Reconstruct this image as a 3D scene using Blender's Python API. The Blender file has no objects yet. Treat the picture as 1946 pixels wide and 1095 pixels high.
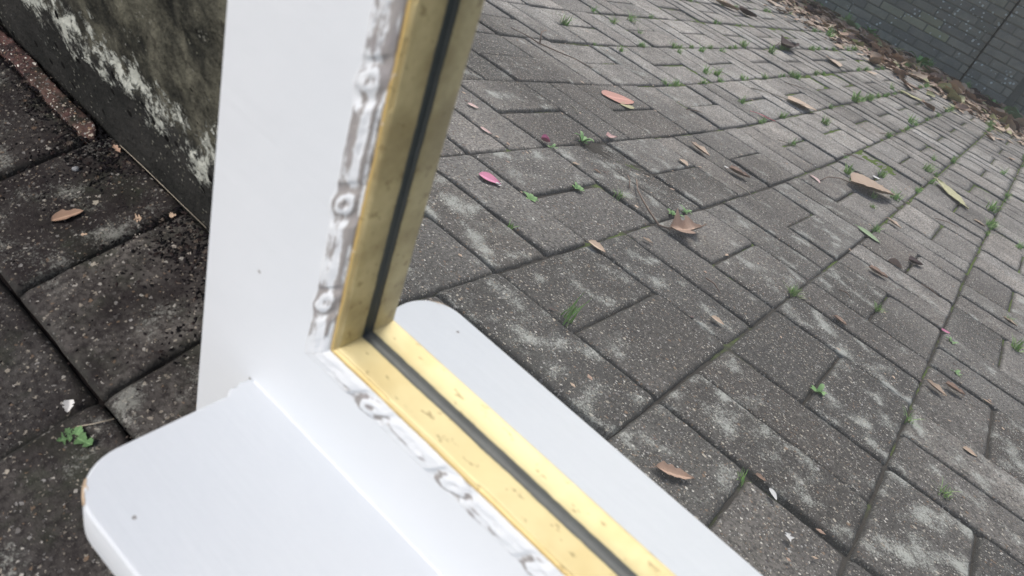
import bpy, bmesh, math, random
import numpy as np
from mathutils import Matrix, Vector
random.seed(7); rng = np.random.RandomState(7)
C = bpy.context.scene.collection
SC = bpy.context.scene
CELL = 0.21                                   # one basket-weave cell: two bricks

# ---------------------------------------------------------------- camera
CAM = Vector((-0.15324, 0.94420, 0.45072))
cd = bpy.data.cameras.new('camera'); cam = bpy.data.objects.new('camera', cd); C.objects.link(cam)
R = Matrix(((-0.68948, -0.49217, 0.53140), (0.71039, -0.60260, 0.36362), (0.14126, 0.62821, 0.76511)))
cam.matrix_world = Matrix.Translation(CAM) @ R.to_4x4()
cd.sensor_width = 36; cd.lens = 1548.56 / 1946 * 36
cd.clip_start = 0.01; cd.clip_end = 500
cd.dof.use_dof = True; cd.dof.focus_distance = 1.2; cd.dof.aperture_fstop = 19
SC.camera = cam

# ---------------------------------------------------------------- sky and sun
SUN_EL, SUN_AZ = math.radians(52), math.radians(-22)      # azimuth measured from +X towards +Y
w = bpy.data.worlds.new('World'); SC.world = w; w.use_nodes = True
nt = w.node_tree; bg = nt.nodes['Background']
sky = nt.nodes.new('ShaderNodeTexSky'); sky.sky_type = 'NISHITA'; sky.sun_disc = False
sky.sun_elevation = SUN_EL; sky.sun_rotation = math.radians(90) - SUN_AZ
sky.air_density = 1.0; sky.dust_density = 4.0; sky.ozone_density = 0.8
nt.links.new(sky.outputs[0], bg.inputs[0]); bg.inputs[1].default_value = 0.12
sd = bpy.data.lights.new('sun', 'SUN'); sun = bpy.data.objects.new('sun', sd); C.objects.link(sun)
sd.energy = 1.5; sd.angle = math.radians(14); sd.color = (1.0, 0.975, 0.945)
sun_dir = Vector((math.cos(SUN_EL) * math.cos(SUN_AZ), math.cos(SUN_EL) * math.sin(SUN_AZ), math.sin(SUN_EL)))
sun.rotation_euler = sun_dir.to_track_quat('Z', 'Y').to_euler()
SC.view_settings.view_transform = 'Standard'; SC.view_settings.look = 'None'
SC.view_settings.exposure = 0.2; SC.view_settings.gamma = 1

# ---------------------------------------------------------------- helpers
def tag(o, label=None, cat=None, group=None, kind=None):
    if label: o['label'] = label
    if cat: o['category'] = cat
    if group: o['group'] = group
    if kind: o['kind'] = kind
    return o
def empty(name, loc=(0, 0, 0)):
    o = bpy.data.objects.new(name, None); C.objects.link(o); o.location = loc; o.empty_display_size = 0.05
    return o
def mesh_np(name, V, F, mats, parent=None, smooth=True, attrs=None, midx=None):
    me = bpy.data.meshes.new(name)
    me.from_pydata([tuple(v) for v in V], [], [tuple(int(a) for a in f) for f in F])
    for m in mats: me.materials.append(m)
    if smooth: me.polygons.foreach_set('use_smooth', [True] * len(me.polygons))
    if midx is not None: me.polygons.foreach_set('material_index', midx)
    if attrs:
        for k, a in attrs.items():
            at = me.attributes.new(k, 'FLOAT', 'POINT'); at.data.foreach_set('value', np.asarray(a, dtype=np.float32))
    me.update()
    o = bpy.data.objects.new(name, me); C.objects.link(o)
    if parent: o.parent = parent
    return o
def hash2(ix, iy, s=0):
    h = np.sin(ix * 127.1 + iy * 311.7 + s * 74.7) * 43758.5453
    return h - np.floor(h)
def vnoise(x, y, s=0):
    ix = np.floor(x); iy = np.floor(y); fx = x - ix; fy = y - iy
    fx = fx * fx * (3 - 2 * fx); fy = fy * fy * (3 - 2 * fy)
    a = hash2(ix, iy, s); b = hash2(ix + 1, iy, s); c = hash2(ix, iy + 1, s); d = hash2(ix + 1, iy + 1, s)
    return (a * (1 - fx) + b * fx) * (1 - fy) + (c * (1 - fx) + d * fx) * fy
def fbm(x, y, s=0, o=4):
    r = 0; a = .5; t = 0
    for k in range(o):
        r = r + a * vnoise(x, y, s + k); t += a; a *= .5; x = x * 2.03; y = y * 2.03
    return r / t
def grid_faces(nx, ny, off=0):
    i = np.arange(nx - 1)[:, None]; j = np.arange(ny - 1)[None, :]
    a = (i * ny + j).ravel() + off
    return np.stack([a, a + ny, a + ny + 1, a + 1], 1)
def zg(x):                                    # the yard rises gently towards the brick wall
    i = np.asarray(x, float) / CELL
    return CELL * np.where(i < 5, 0, np.where(i < 9, .007 * (i - 5) ** 2, .056 * (i - 7)))

# ---------------------------------------------------------------- node helper
class NB:
    def __init__(s, name):
        s.m = bpy.data.materials.new(name); s.m.use_nodes = True; s.t = s.m.node_tree
        s.b = s.t.nodes['Principled BSDF']; s.k = 0
    def n(s, typ, **kw):
        nd = s.t.nodes.new(typ)
        for a, v in kw.items(): setattr(nd, a, v)
        return nd
    def put(s, sock, v):
        if isinstance(v, bpy.types.NodeSocket): s.t.links.new(v, sock)
        elif isinstance(v, tuple) and len(v) == 3 and sock.type == 'RGBA': sock.default_value = (*v, 1)
        else: sock.default_value = v
    def coord(s, kind='Object', scale=(1, 1, 1), rot=(0, 0, 0), loc=(0, 0, 0)):
        tc = s.n('ShaderNodeTexCoord'); mp = s.n('ShaderNodeMapping')
        s.put(mp.inputs['Vector'], tc.outputs[kind]); mp.inputs['Scale'].default_value = scale
        mp.inputs['Rotation'].default_value = rot; mp.inputs['Location'].default_value = loc
        return mp.outputs[0]
    def noise(s, vec, scale, detail=4, rough=.6, col=False, dist=0):
        nd = s.n('ShaderNodeTexNoise'); s.put(nd.inputs['Vector'], vec); nd.inputs['Scale'].default_value = scale
        nd.inputs['Detail'].default_value = detail; nd.inputs['Roughness'].default_value = rough
        nd.inputs['Distortion'].default_value = dist
        return nd.outputs['Color' if col else 'Fac']
    def vor(s, vec, scale, feat='F1', rnd=1):
        nd = s.n('ShaderNodeTexVoronoi', feature=feat); s.put(nd.inputs['Vector'], vec)
        nd.inputs['Scale'].default_value = scale; nd.inputs['Randomness'].default_value = rnd
        return nd
    def mathn(s, op, a, b=0.0, c=None, clamp=False):
        nd = s.n('ShaderNodeMath', operation=op, use_clamp=clamp); s.put(nd.inputs[0], a); s.put(nd.inputs[1], b)
        if c is not None: s.put(nd.inputs[2], c)
        return nd.outputs[0]
    def ramp(s, fac, lo, hi, a=0.0, b=1.0, smooth=True):
        nd = s.n('ShaderNodeMapRange'); nd.interpolation_type = 'SMOOTHSTEP' if smooth else 'LINEAR'
        s.put(nd.inputs[0], fac); s.put(nd.inputs[1], lo); s.put(nd.inputs[2], hi); s.put(nd.inputs[3], a); s.put(nd.inputs[4], b)
        return nd.outputs[0]
    def cramp(s, fac, stops, const=False):
        nd = s.n('ShaderNodeValToRGB'); cr = nd.color_ramp
        if const: cr.interpolation = 'CONSTANT'
        while len(cr.elements) < len(stops): cr.elements.new(.5)
        for e, (p, col) in zip(cr.elements, stops): e.position = p; e.color = (*col, 1)
        s.put(nd.inputs[0], fac); return nd.outputs[0]
    def mix(s, f, a, b, mode='MIX'):
        nd = s.n('ShaderNodeMix', data_type='RGBA', blend_type=mode)
        s.put(nd.inputs[0], f); s.put(nd.inputs[6], a); s.put(nd.inputs[7], b); return nd.outputs[2]
    def attr(s, name):
        nd = s.n('ShaderNodeAttribute', attribute_name=name); return nd.outputs['Fac']
    def sep(s, vec):
        nd = s.n('ShaderNodeSeparateXYZ'); s.put(nd.inputs[0], vec); return nd.outputs
    def bump(s, h, strength=.5, dist=.001, prev=None):
        nd = s.n('ShaderNodeBump'); nd.inputs['Strength'].default_value = strength; nd.inputs['Distance'].default_value = dist
        s.put(nd.inputs['Height'], h)
        if prev is not None: s.put(nd.inputs['Normal'], prev)
        return nd.outputs[0]
    def out(s, col=None, rough=None, normal=None, metal=None, spec=None):
        if col is not None: s.put(s.b.inputs['Base Color'], col)
        if rough is not None: s.put(s.b.inputs['Roughness'], rough)
        if normal is not None: s.put(s.b.inputs['Normal'], normal)
        if metal is not None: s.put(s.b.inputs['Metallic'], metal)
        if spec is not None: s.b.inputs['Specular IOR Level'].default_value = spec
        return s.m

# ---------------------------------------------------------------- materials
def mat_paver(red=False):
    b = NB('red_cut_brick' if red else 'paver_concrete'); v = b.coord()
    tint = b.attr('tint'); lich = b.attr('lichen'); near_wall = b.attr('near_wall'); edge = b.attr('edge'); hue = b.attr('hue')
    far_sheen = b.attr('far_sheen')
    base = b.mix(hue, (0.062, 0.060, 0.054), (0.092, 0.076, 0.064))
    base = b.mix(far_sheen, base, b.mix(hue, (.80, .77, .70), (.84, .77, .68)))  # far pavers paler: grazing sky sheen painted into the base colour
    base = b.mix(b.ramp(tint, 0, 1, 0, .45), base, b.mix(far_sheen, (0.12, .115, .11), (.36, .35, .33)))
    n1 = b.noise(v, 14, 5, .65); n2 = b.noise(v, 260, 3, .7); n3 = b.noise(v, 60, 4, .6)
    base = b.mix(b.ramp(n1, .3, .7, .0, .55), base, (0.062, 0.060, 0.058))
    base = b.mix(b.ramp(n2, .42, .60, 0, .85), base, b.mix(far_sheen, (0.020, .020, .019), (.10, .095, .088)))
    n2b = b.noise(v, 520, 3, .75); base = b.mix(b.ramp(n2b, .54, .66, 0, .65), base, b.mix(far_sheen, (.27, .255, .225), (.62, .58, .52)))
    if red: base = b.mix(b.ramp(b.noise(v, 60, 5, .75), .40, .62), (.105, .058, .052), (.018, .015, .015))
    gm = b.mathn('MULTIPLY', b.ramp(b.noise(v, 20, 5, .7), .47, .66), near_wall)
    base = b.mix(b.mathn('MULTIPLY', gm, .6), base, (.060, .085, .045))
    dm = b.ramp(b.noise(v, 25, 4, .7), .2, .75, .55, .97)
    if not red: base = b.mix(b.mathn('MULTIPLY', dm, near_wall), base, b.mix(b.noise(v, 9, 3, .6), (.010, .008, .009), (.019, .014, .015)))  # base tone darkens towards the low wall
    # exposed aggregate: three sizes of stone, each stone its own colour
    hts = []
    wv = b.n('ShaderNodeVectorMath', operation='ADD'); b.put(wv.inputs[0], v)
    wn = b.n('ShaderNodeVectorMath', operation='SCALE'); b.put(wn.inputs[0], b.noise(v, 350, 2, .6, col=True)); wn.inputs['Scale'].default_value = .0042
    b.put(wv.inputs[1], wn.outputs[0]); vw = wv.outputs[0]
    stones = [(0, (.12, .115, .11)), (.16, (.38, .34, .28)), (.32, (.20, .19, .18)), (.44, (.55, .50, .41)),
              (.58, (.26, .18, .12)), (.70, (.42, .41, .39)), (.82, (.72, .69, .62)), (.93, (.08, .07, .07))]
    for sc_, size, dens in ((560, .42, .40), (330, .42, .30), (175, .34, .12)):
        vo = b.vor(vw, sc_); sepc = b.sep(vo.outputs['Color'])
        rad = b.ramp(sepc[1], 0, 1, size * .45, size * 1.25, False)
        inside = b.mathn('SUBTRACT', rad, vo.outputs['Distance'])
        mask = b.ramp(inside, 0, .07)
        mask = b.mathn('MULTIPLY', mask, b.mathn('LESS_THAN', sepc[0], b.ramp(near_wall, .2, 1, dens, dens * .6)))
        mask = b.mathn('MULTIPLY', mask, b.ramp(near_wall, .2, 1, .95, .40 if sc_ > 200 else .62))
        base = b.mix(mask, base, b.cramp(sepc[2], stones, True))
        hts.append(mask)
    # pale lichen bloom
    lm = b.noise(v, 24, 3, .5); lf = b.noise(v, 420, 4, .85)
    lmask0 = b.ramp(b.mathn('ADD', b.mathn('ADD', lm, b.mathn('MULTIPLY', lf, .85)), b.mathn('MULTIPLY', lich, .20)), 1.13, 1.34, 0, .82)
    lmask = b.mathn('MULTIPLY', lmask0, b.ramp(near_wall, .2, 1, 1, .45))
    base = b.mix(lmask, base, b.mix(n3, (.60, .60, .55), (.42, .45, .40)))
    # soil-dark worn edges
    em = b.ramp(b.mathn('ADD', edge, b.mathn('MULTIPLY', b.mathn('SUBTRACT', n3, .5), .7)), .35, .95)
    base = b.mix(b.mathn('MULTIPLY', em, .50), base, (.045, .046, .042))
    h = b.mathn('ADD', b.mathn('MULTIPLY', n2, .5), b.mathn('MULTIPLY', n3, .35))
    h = b.mathn('ADD', h, b.mathn('MULTIPLY', hts[0], .35)); h = b.mathn('ADD', h, b.mathn('MULTIPLY', hts[1], .5)); h = b.mathn('ADD', h, b.mathn('MULTIPLY', hts[2], .8))
    nrm = b.bump(h, 1.0, .0016)
    return b.out(base, b.ramp(n2, 0, 1, .6, .9), nrm, spec=.16)
def mat_soil():
    b = NB('joint_soil'); v = b.coord(); n = b.noise(v, 160, 6, .75); m = b.noise(v, 9, 3, .6)
    s = b.sep(v)
    far = b.ramp(s[0], .6, 2.2, .02, .20)
    col = b.mix(n, (.022, .022, .021), (.11, .10, .085)); damp = b.ramp(s[0], -.10, .25, 1, 0); col = b.mix(damp, col, b.mix(n, (.006, .006, .006), (.022, .018, .017)))
    g = b.mathn('MULTIPLY', b.ramp(b.mathn('ADD', m, far), .56, .70), b.mathn('SUBTRACT', 1.0, damp))
    col = b.mix(b.mathn('MULTIPLY', g, .85), col, b.mix(n, (.06, .10, .025), (.20, .28, .07)))
    return b.out(col, .95, b.bump(n, 1, .002), spec=.05)
def mat_grit():
    b = NB('loose_grit'); v = b.coord(); vo = b.vor(v, 300); s = b.sep(vo.outputs['Color'])
    col = b.cramp(s[0], [(0, (.006, .006, .007)), (.5, (.012, .010, .012)), (.78, (.030, .022, .021)), (.94, (.11, .09, .075)), (.985, (.35, .32, .28))], True)
    return b.out(col, .85, spec=.12)
def mat_lowwall():
    b = NB('mossy_concrete'); v = b.coord(); n = b.noise(v, 22, 6, .7); f = b.noise(v, 190, 4, .7); m = b.noise(v, 7, 5, .65)
    s = b.sep(v)
    streak = b.noise(b.coord(scale=(1, 26, 5), rot=(.35, 0, 0)), 1.6, 5, .65)
    col = b.mix(b.ramp(n, .32, .7), (.020, .021, .019), (.15, .147, .112))
    col = b.mix(b.ramp(streak, .45, .72, 0, .65), col, (.16, .155, .12))
    col = b.mix(b.ramp(m, .46, .66, 0, .8), col, (.014, .014, .016))
    grn = b.noise(v, 120, 5, .8); col = b.mix(b.ramp(grn, .50, .66, 0, .6), col, (.010, .010, .010)); col = b.mix(b.ramp(grn, .30, .42, .5, 0), col, (.17, .165, .13))
    col = b.mix(b.ramp(b.noise(v, 11, 4, .6, dist=.6), .56, .72, 0, .45), col, (.060, .048, .045))
    low = b.ramp(b.mathn('ADD', s[2], b.mathn('MULTIPLY', b.mathn('SUBTRACT', m, .5), .05)), .075, .088)
    col = b.mix(low, b.mix(b.ramp(n, .35, .65), (.022, .023, .022), (.038, .038, .036)), col)
    # grains of aggregate
    vo = b.vor(v, 260); sc_ = b.sep(vo.outputs['Color'])
    g = b.mathn('MULTIPLY', b.mathn('LESS_THAN', vo.outputs['Distance'], .26), b.mathn('LESS_THAN', sc_[0], .26))
    col = b.mix(b.mathn('MULTIPLY', g, .8), col, b.mix(sc_[1], (.12, .12, .09), (.26, .26, .23)))
    # white lichen crust, thickest along the old render line
    zr = b.mathn('ABSOLUTE', b.mathn('SUBTRACT', b.mathn('SUBTRACT', s[2], .083), b.mathn('MULTIPLY', b.mathn('SUBTRACT', b.noise(v, 5, 3, .6), .5), .05)))
    band = b.ramp(zr, .002, .050, .20, 0)
    cr = b.noise(v, 42, 6, .75)
    lm = b.ramp(b.mathn('ADD', b.mathn('ADD', cr, band), b.mathn('MULTIPLY', f, .30)), .80, .90)
    lm = b.mathn('MAXIMUM', lm, b.ramp(b.mathn('ADD', b.mathn('MULTIPLY', streak, .6), b.mathn('MULTIPLY', cr, .55)), .74, .79, 0, .8))
    col = b.mix(b.mathn('MULTIPLY', lm, .95), col, b.mix(f, (.25, .27, .23), (.66, .68, .62)))
    pits = b.vor(v, 75); pm = b.mathn('MULTIPLY', b.mathn('LESS_THAN', pits.outputs['Distance'], .22), b.mathn('LESS_THAN', b.sep(pits.outputs['Color'])[0], .10))
    col = b.mix(pm, col, (.006, .006, .006))
    h = b.mathn('ADD', b.mathn('MULTIPLY', n, 1.2), b.mathn('MULTIPLY', f, .35)); h = b.mathn('ADD', h, b.mathn('MULTIPLY', lm, .3)); h = b.mathn('SUBTRACT', h, pm)
    return b.out(col, .9, b.bump(h, 1.0, .005), spec=.08)
def mat_brickwall(mortar=False):
    b = NB('wall_mortar' if mortar else 'wall_brick'); v = b.coord(); n = b.noise(v, 8, 5, .65); f = b.noise(v, 70, 4, .7)
    if mortar: return b.out(b.mix(n, (.21, .21, .18), (.31, .30, .25)), .95, b.bump(f, .8, .004), spec=.1)
    t = b.attr('tint'); g = b.attr('lichen')
    col = b.mix(t, (.28, .265, .22), (.48, .44, .35)); col = b.mix(b.ramp(n, .35, .7, 0, .6), col, (.24, .24, .215))
    col = b.mix(b.mathn('MULTIPLY', g, .7), col, (.60, .60, .34))
    vo = b.vor(v, 38); s = b.sep(vo.outputs['Color'])
    lz = b.ramp(b.noise(v, 3.2, 3, .5), .44, .58)
    spot = b.mathn('MULTIPLY', b.mathn('LESS_THAN', b.mathn('ADD', vo.outputs['Distance'], b.mathn('MULTIPLY', f, .25)), .42), b.mathn('LESS_THAN', s[0], .42))
    col = b.mix(b.mathn('MULTIPLY', b.mathn('MULTIPLY', spot, lz), .8), col, (.85, .88, .82))
    return b.out(col, .85, b.bump(f, .7, .006), spec=.2)
def mat_paint():
    b = NB('white_gloss_paint'); v = b.coord('Generated'); o = b.coord()
    sx = b.noise(b.coord(scale=(220, 9, 220)), 1, 4, .6)
    n = b.noise(o, 11, 3, .5)
    col = b.mix(n, (.635, .675, .705), (.68, .71, .735))
    col = b.mix(b.ramp(b.noise(o, 5, 2, .5), .5, .75, 0, .35), col, (.605, .65, .69))
    vo = b.vor(o, 62); s = b.sep(vo.outputs['Color'])
    jit = b.mathn('MULTIPLY', b.noise(o, 500, 2, .5), .05)
    sp = b.mathn('MULTIPLY', b.mathn('LESS_THAN', b.mathn('ADD', vo.outputs['Distance'], jit), b.ramp(s[1], 0, 1, .045, .09, False)), b.mathn('LESS_THAN', s[0], .30))
    col = b.mix(b.mathn('MULTIPLY', sp, .75), col, b.mix(s[2], (.12, .09, .07), (.28, .27, .26)))
    h = b.mathn('ADD', b.mathn('MULTIPLY', sx, .30), b.mathn('MULTIPLY', b.noise(o, 45, 3, .6), 1.2)); h = b.mathn('SUBTRACT', h, sp)
    return b.out(col, b.ramp(n, 0, 1, .52, .64), b.bump(h, .7, .0006), spec=.35)
def mat_worn():
    b = NB('worn_painted_moulding'); o = b.coord(); wear = b.attr('wear')
    st = b.noise(b.coord(scale=(1, 1, .22)), 230, 5, .7); st2 = b.noise(b.coord(scale=(1, .22, 1)), 230, 5, .7); d = b.attr('dirn')
    s = b.mathn('ADD', b.mathn('MULTIPLY', st, b.mathn('SUBTRACT', 1.0, d)), b.mathn('MULTIPLY', st2, d))
    big = b.noise(o, 90, 3, .6)
    m = b.ramp(b.mathn('ADD', b.mathn('ADD', b.mathn('MULTIPLY', s, .8), b.mathn('MULTIPLY', big, .5)), wear), .98, 1.12)
    wood = b.mix(s, (.18, .17, .168), (.40, .385, .37))
    wood = b.mix(b.ramp(big, .5, .7, 0, .6), wood, (.30, .285, .295))
    col = b.mix(m, (.69, .725, .75), wood)
    h = b.mathn('SUBTRACT', b.mathn('MULTIPLY', s, .5), b.mathn('MULTIPLY', m, .6))
    return b.out(col, b.ramp(m, 0, 1, .45, .75), b.bump(h, .6, .0006), spec=.4)
def mat_gold():
    b = NB('gilt_paint'); o = b.coord(); n = b.noise(o, 60, 4, .6); f = b.noise(o, 420, 3, .6)
    rim = b.attr('rim'); gr = b.attr('side_shade')
    col = b.mix(n, (.74, .63, .33), (.80, .71, .42))
    col = b.mix(b.ramp(b.noise(o, 30, 3, .6), .5, .7, 0, .5), col, (.66, .52, .24))
    col = b.mix(b.mathn('MULTIPLY', rim, .75), col, (.52, .34, .09))
    sm = b.noise(b.coord(scale=(1, .35, .6)), 330, 4, .7)
    spk = b.ramp(sm, .60, .66)
    col = b.mix(b.mathn('MULTIPLY', spk, .6), col, (.20, .14, .06))
    col = b.mix(b.mathn('MULTIPLY', gr, b.ramp(b.noise(o, 45, 4, .65), .25, .7, .45, 1.0)), col, (.22, .165, .070))  # upright sides darker: their shade painted into the gilt colour
    flake = b.ramp(b.mathn('ADD', b.noise(o, 110, 4, .7), b.mathn('MULTIPLY', rim, .07)), .70, .76)
    col = b.mix(b.mathn('MULTIPLY', flake, b.mathn('MULTIPLY', rim, .9)), col, (.75, .74, .70))
    met = b.mathn('ADD', .18, b.mathn('MULTIPLY', gr, .35)) if True else b.mathn('SUBTRACT', .52, b.mathn('MULTIPLY', spk, .5))
    h = b.mathn('ADD', n, b.mathn('MULTIPLY', f, .3))
    return b.out(col, b.ramp(n, 0, 1, .48, .6), b.bump(h, .45, .0006), metal=met, spec=.25)
def simple(name, col, rough=.7, scale=120, var=.35, bump=.0005, metal=0, spec=.4, streak=None):
    b = NB(name); o = b.coord('Object', scale=streak or (1, 1, 1)); n = b.noise(o, scale, 5, .65)
    dark = tuple(c * (1 - var) for c in col); light = tuple(min(1, c * (1 + var)) for c in col)
    return b.out(b.mix(n, dark, light), rough, b.bump(n, .6, bump), metal=metal, spec=spec)
def mat_leaf(name, c1, c2, spots=(.05, .03, .02), rough=.6, trans=.0):
    b = NB(name); v = b.coord('Object'); vein = b.attr('vein')
    oi = b.n('ShaderNodeObjectInfo').outputs['Random']
    n = b.noise(v, 90, 4, .65); col = b.mix(n, c1, c2)
    col = b.mix(b.ramp(oi, 0, 1, 0, .45), col, tuple(x * .55 for x in c1))
    col = b.mix(b.mathn('MULTIPLY', vein, .5), col, tuple(min(1, x * 1.5) for x in c2))
    col = b.mix(b.ramp(b.noise(v, 220, 3, .6), .66, .76, 0, .55), col, spots)
    return b.out(col, rough, b.bump(b.mathn('ADD', n, vein), .6, .0008), spec=.4)
M_PAVER = mat_paver(); M_RED = mat_paver(True); M_SOIL = mat_soil(); M_GRIT = mat_grit(); M_LOW = mat_lowwall()
M_BRICK = mat_brickwall(); M_MORTAR = mat_brickwall(True)
M_PAINT = mat_paint(); M_WORN = mat_worn(); M_GOLD = mat_gold()
M_WOOD = simple('bare_wood', (.30, .19, .10), .75, 200, .4, .0004, streak=(1, .2, 1))
M_EDGESHADE = simple('shaded_glass_edge', (.07, .08, .075), .4, 300, .2, .0001, metal=.2)  # darker copy for the upright edges, shade put into the colour
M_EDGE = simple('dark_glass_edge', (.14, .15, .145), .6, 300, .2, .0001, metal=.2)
M_BOARD = simple('hardboard', (.16, .10, .06), .8, 300)
M_STRIP = simple('red_brick_sliver', (.085, .058, .052), .85, 260, .85, .003)
M_SOILBED = simple('garden_soil', (.045, .035, .026), .95, 60, .5, .01)
L_BROWN = mat_leaf('leaf_brown', (.40, .25, .17), (.58, .40, .29))
L_TAN = mat_leaf('leaf_tan', (.58, .41, .28), (.72, .55, .40), (.2, .12, .08))
L_DARK = mat_leaf('leaf_dark', (.09, .055, .05), (.17, .105, .09))
L_YELLOW = mat_leaf('leaf_yellow', (.42, .40, .17), (.60, .57, .32), (.2, .15, .06))
L_GREEN = mat_leaf('leaf_green', (.16, .27, .12), (.30, .42, .22), (.1, .15, .05))
L_SALMON = mat_leaf('leaf_salmon', (.50, .20, .15), (.62, .30, .23), (.4, .15, .1))
L_PINK = mat_leaf('petal_pink', (.80, .16, .36), (.85, .34, .50), (.7, .15, .3), .5)
L_PALEPINK = mat_leaf('petal_pale_pink', (.72, .45, .42), (.80, .56, .50), (.6, .3, .25), .5)
L_RED = mat_leaf('petal_red', (.42, .03, .06), (.55, .06, .10), (.3, .02, .03), .5)
L_WHITE = simple('white_chip', (.72, .72, .70), .6, 200, .15)
M_GRASS = simple('grass_blade', (.26, .50, .11), .55, 300, .45, .0002)
M_GRASSDRY = simple('grass_blade_pale', (.40, .50, .22), .6, 300, .4, .0002)
M_WEED = simple('weed_leaf', (.24, .45, .15), .55, 300, .35, .0004)
M_TWIG = simple('twig_bark', (.26, .185, .14), .8, 300, .4, .0006)
M_STRAW = simple('straw', (.36, .32, .25), .6, 300, .3, .0003)
M_PEBBLE = simple('pebble_grey', (.24, .25, .26), .7, 200, .3, .0006)
g_ = NB('mirror_silver'); M_MIRROR = g_.out((.93, .945, .94), 0.0, None, 1.0)
df = g_.n('ShaderNodeBsdfDiffuse'); df.inputs['Color'].default_value = (.62, .64, .64, 1); mx = g_.n('ShaderNodeMixShader')
v_ = g_.coord(); sm_ = g_.ramp(g_.noise(v_, 16, 4, .6), .3, .75, .038, .066)
vo_ = g_.vor(v_, 26); sp_ = g_.mathn('MULTIPLY', g_.ramp(vo_.outputs['Distance'], .05, .17, .10, 0), g_.mathn('LESS_THAN', g_.sep(vo_.outputs['Color'])[0], .22))
g_.put(mx.inputs[0], g_.mathn('ADD', sm_, sp_)); g_.put(mx.inputs[1], g_.b.outputs[0]); g_.put(mx.inputs[2], df.outputs[0])
g_.put([n for n in g_.t.nodes if n.type == 'OUTPUT_MATERIAL'][0].inputs['Surface'], mx.outputs[0])

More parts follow.
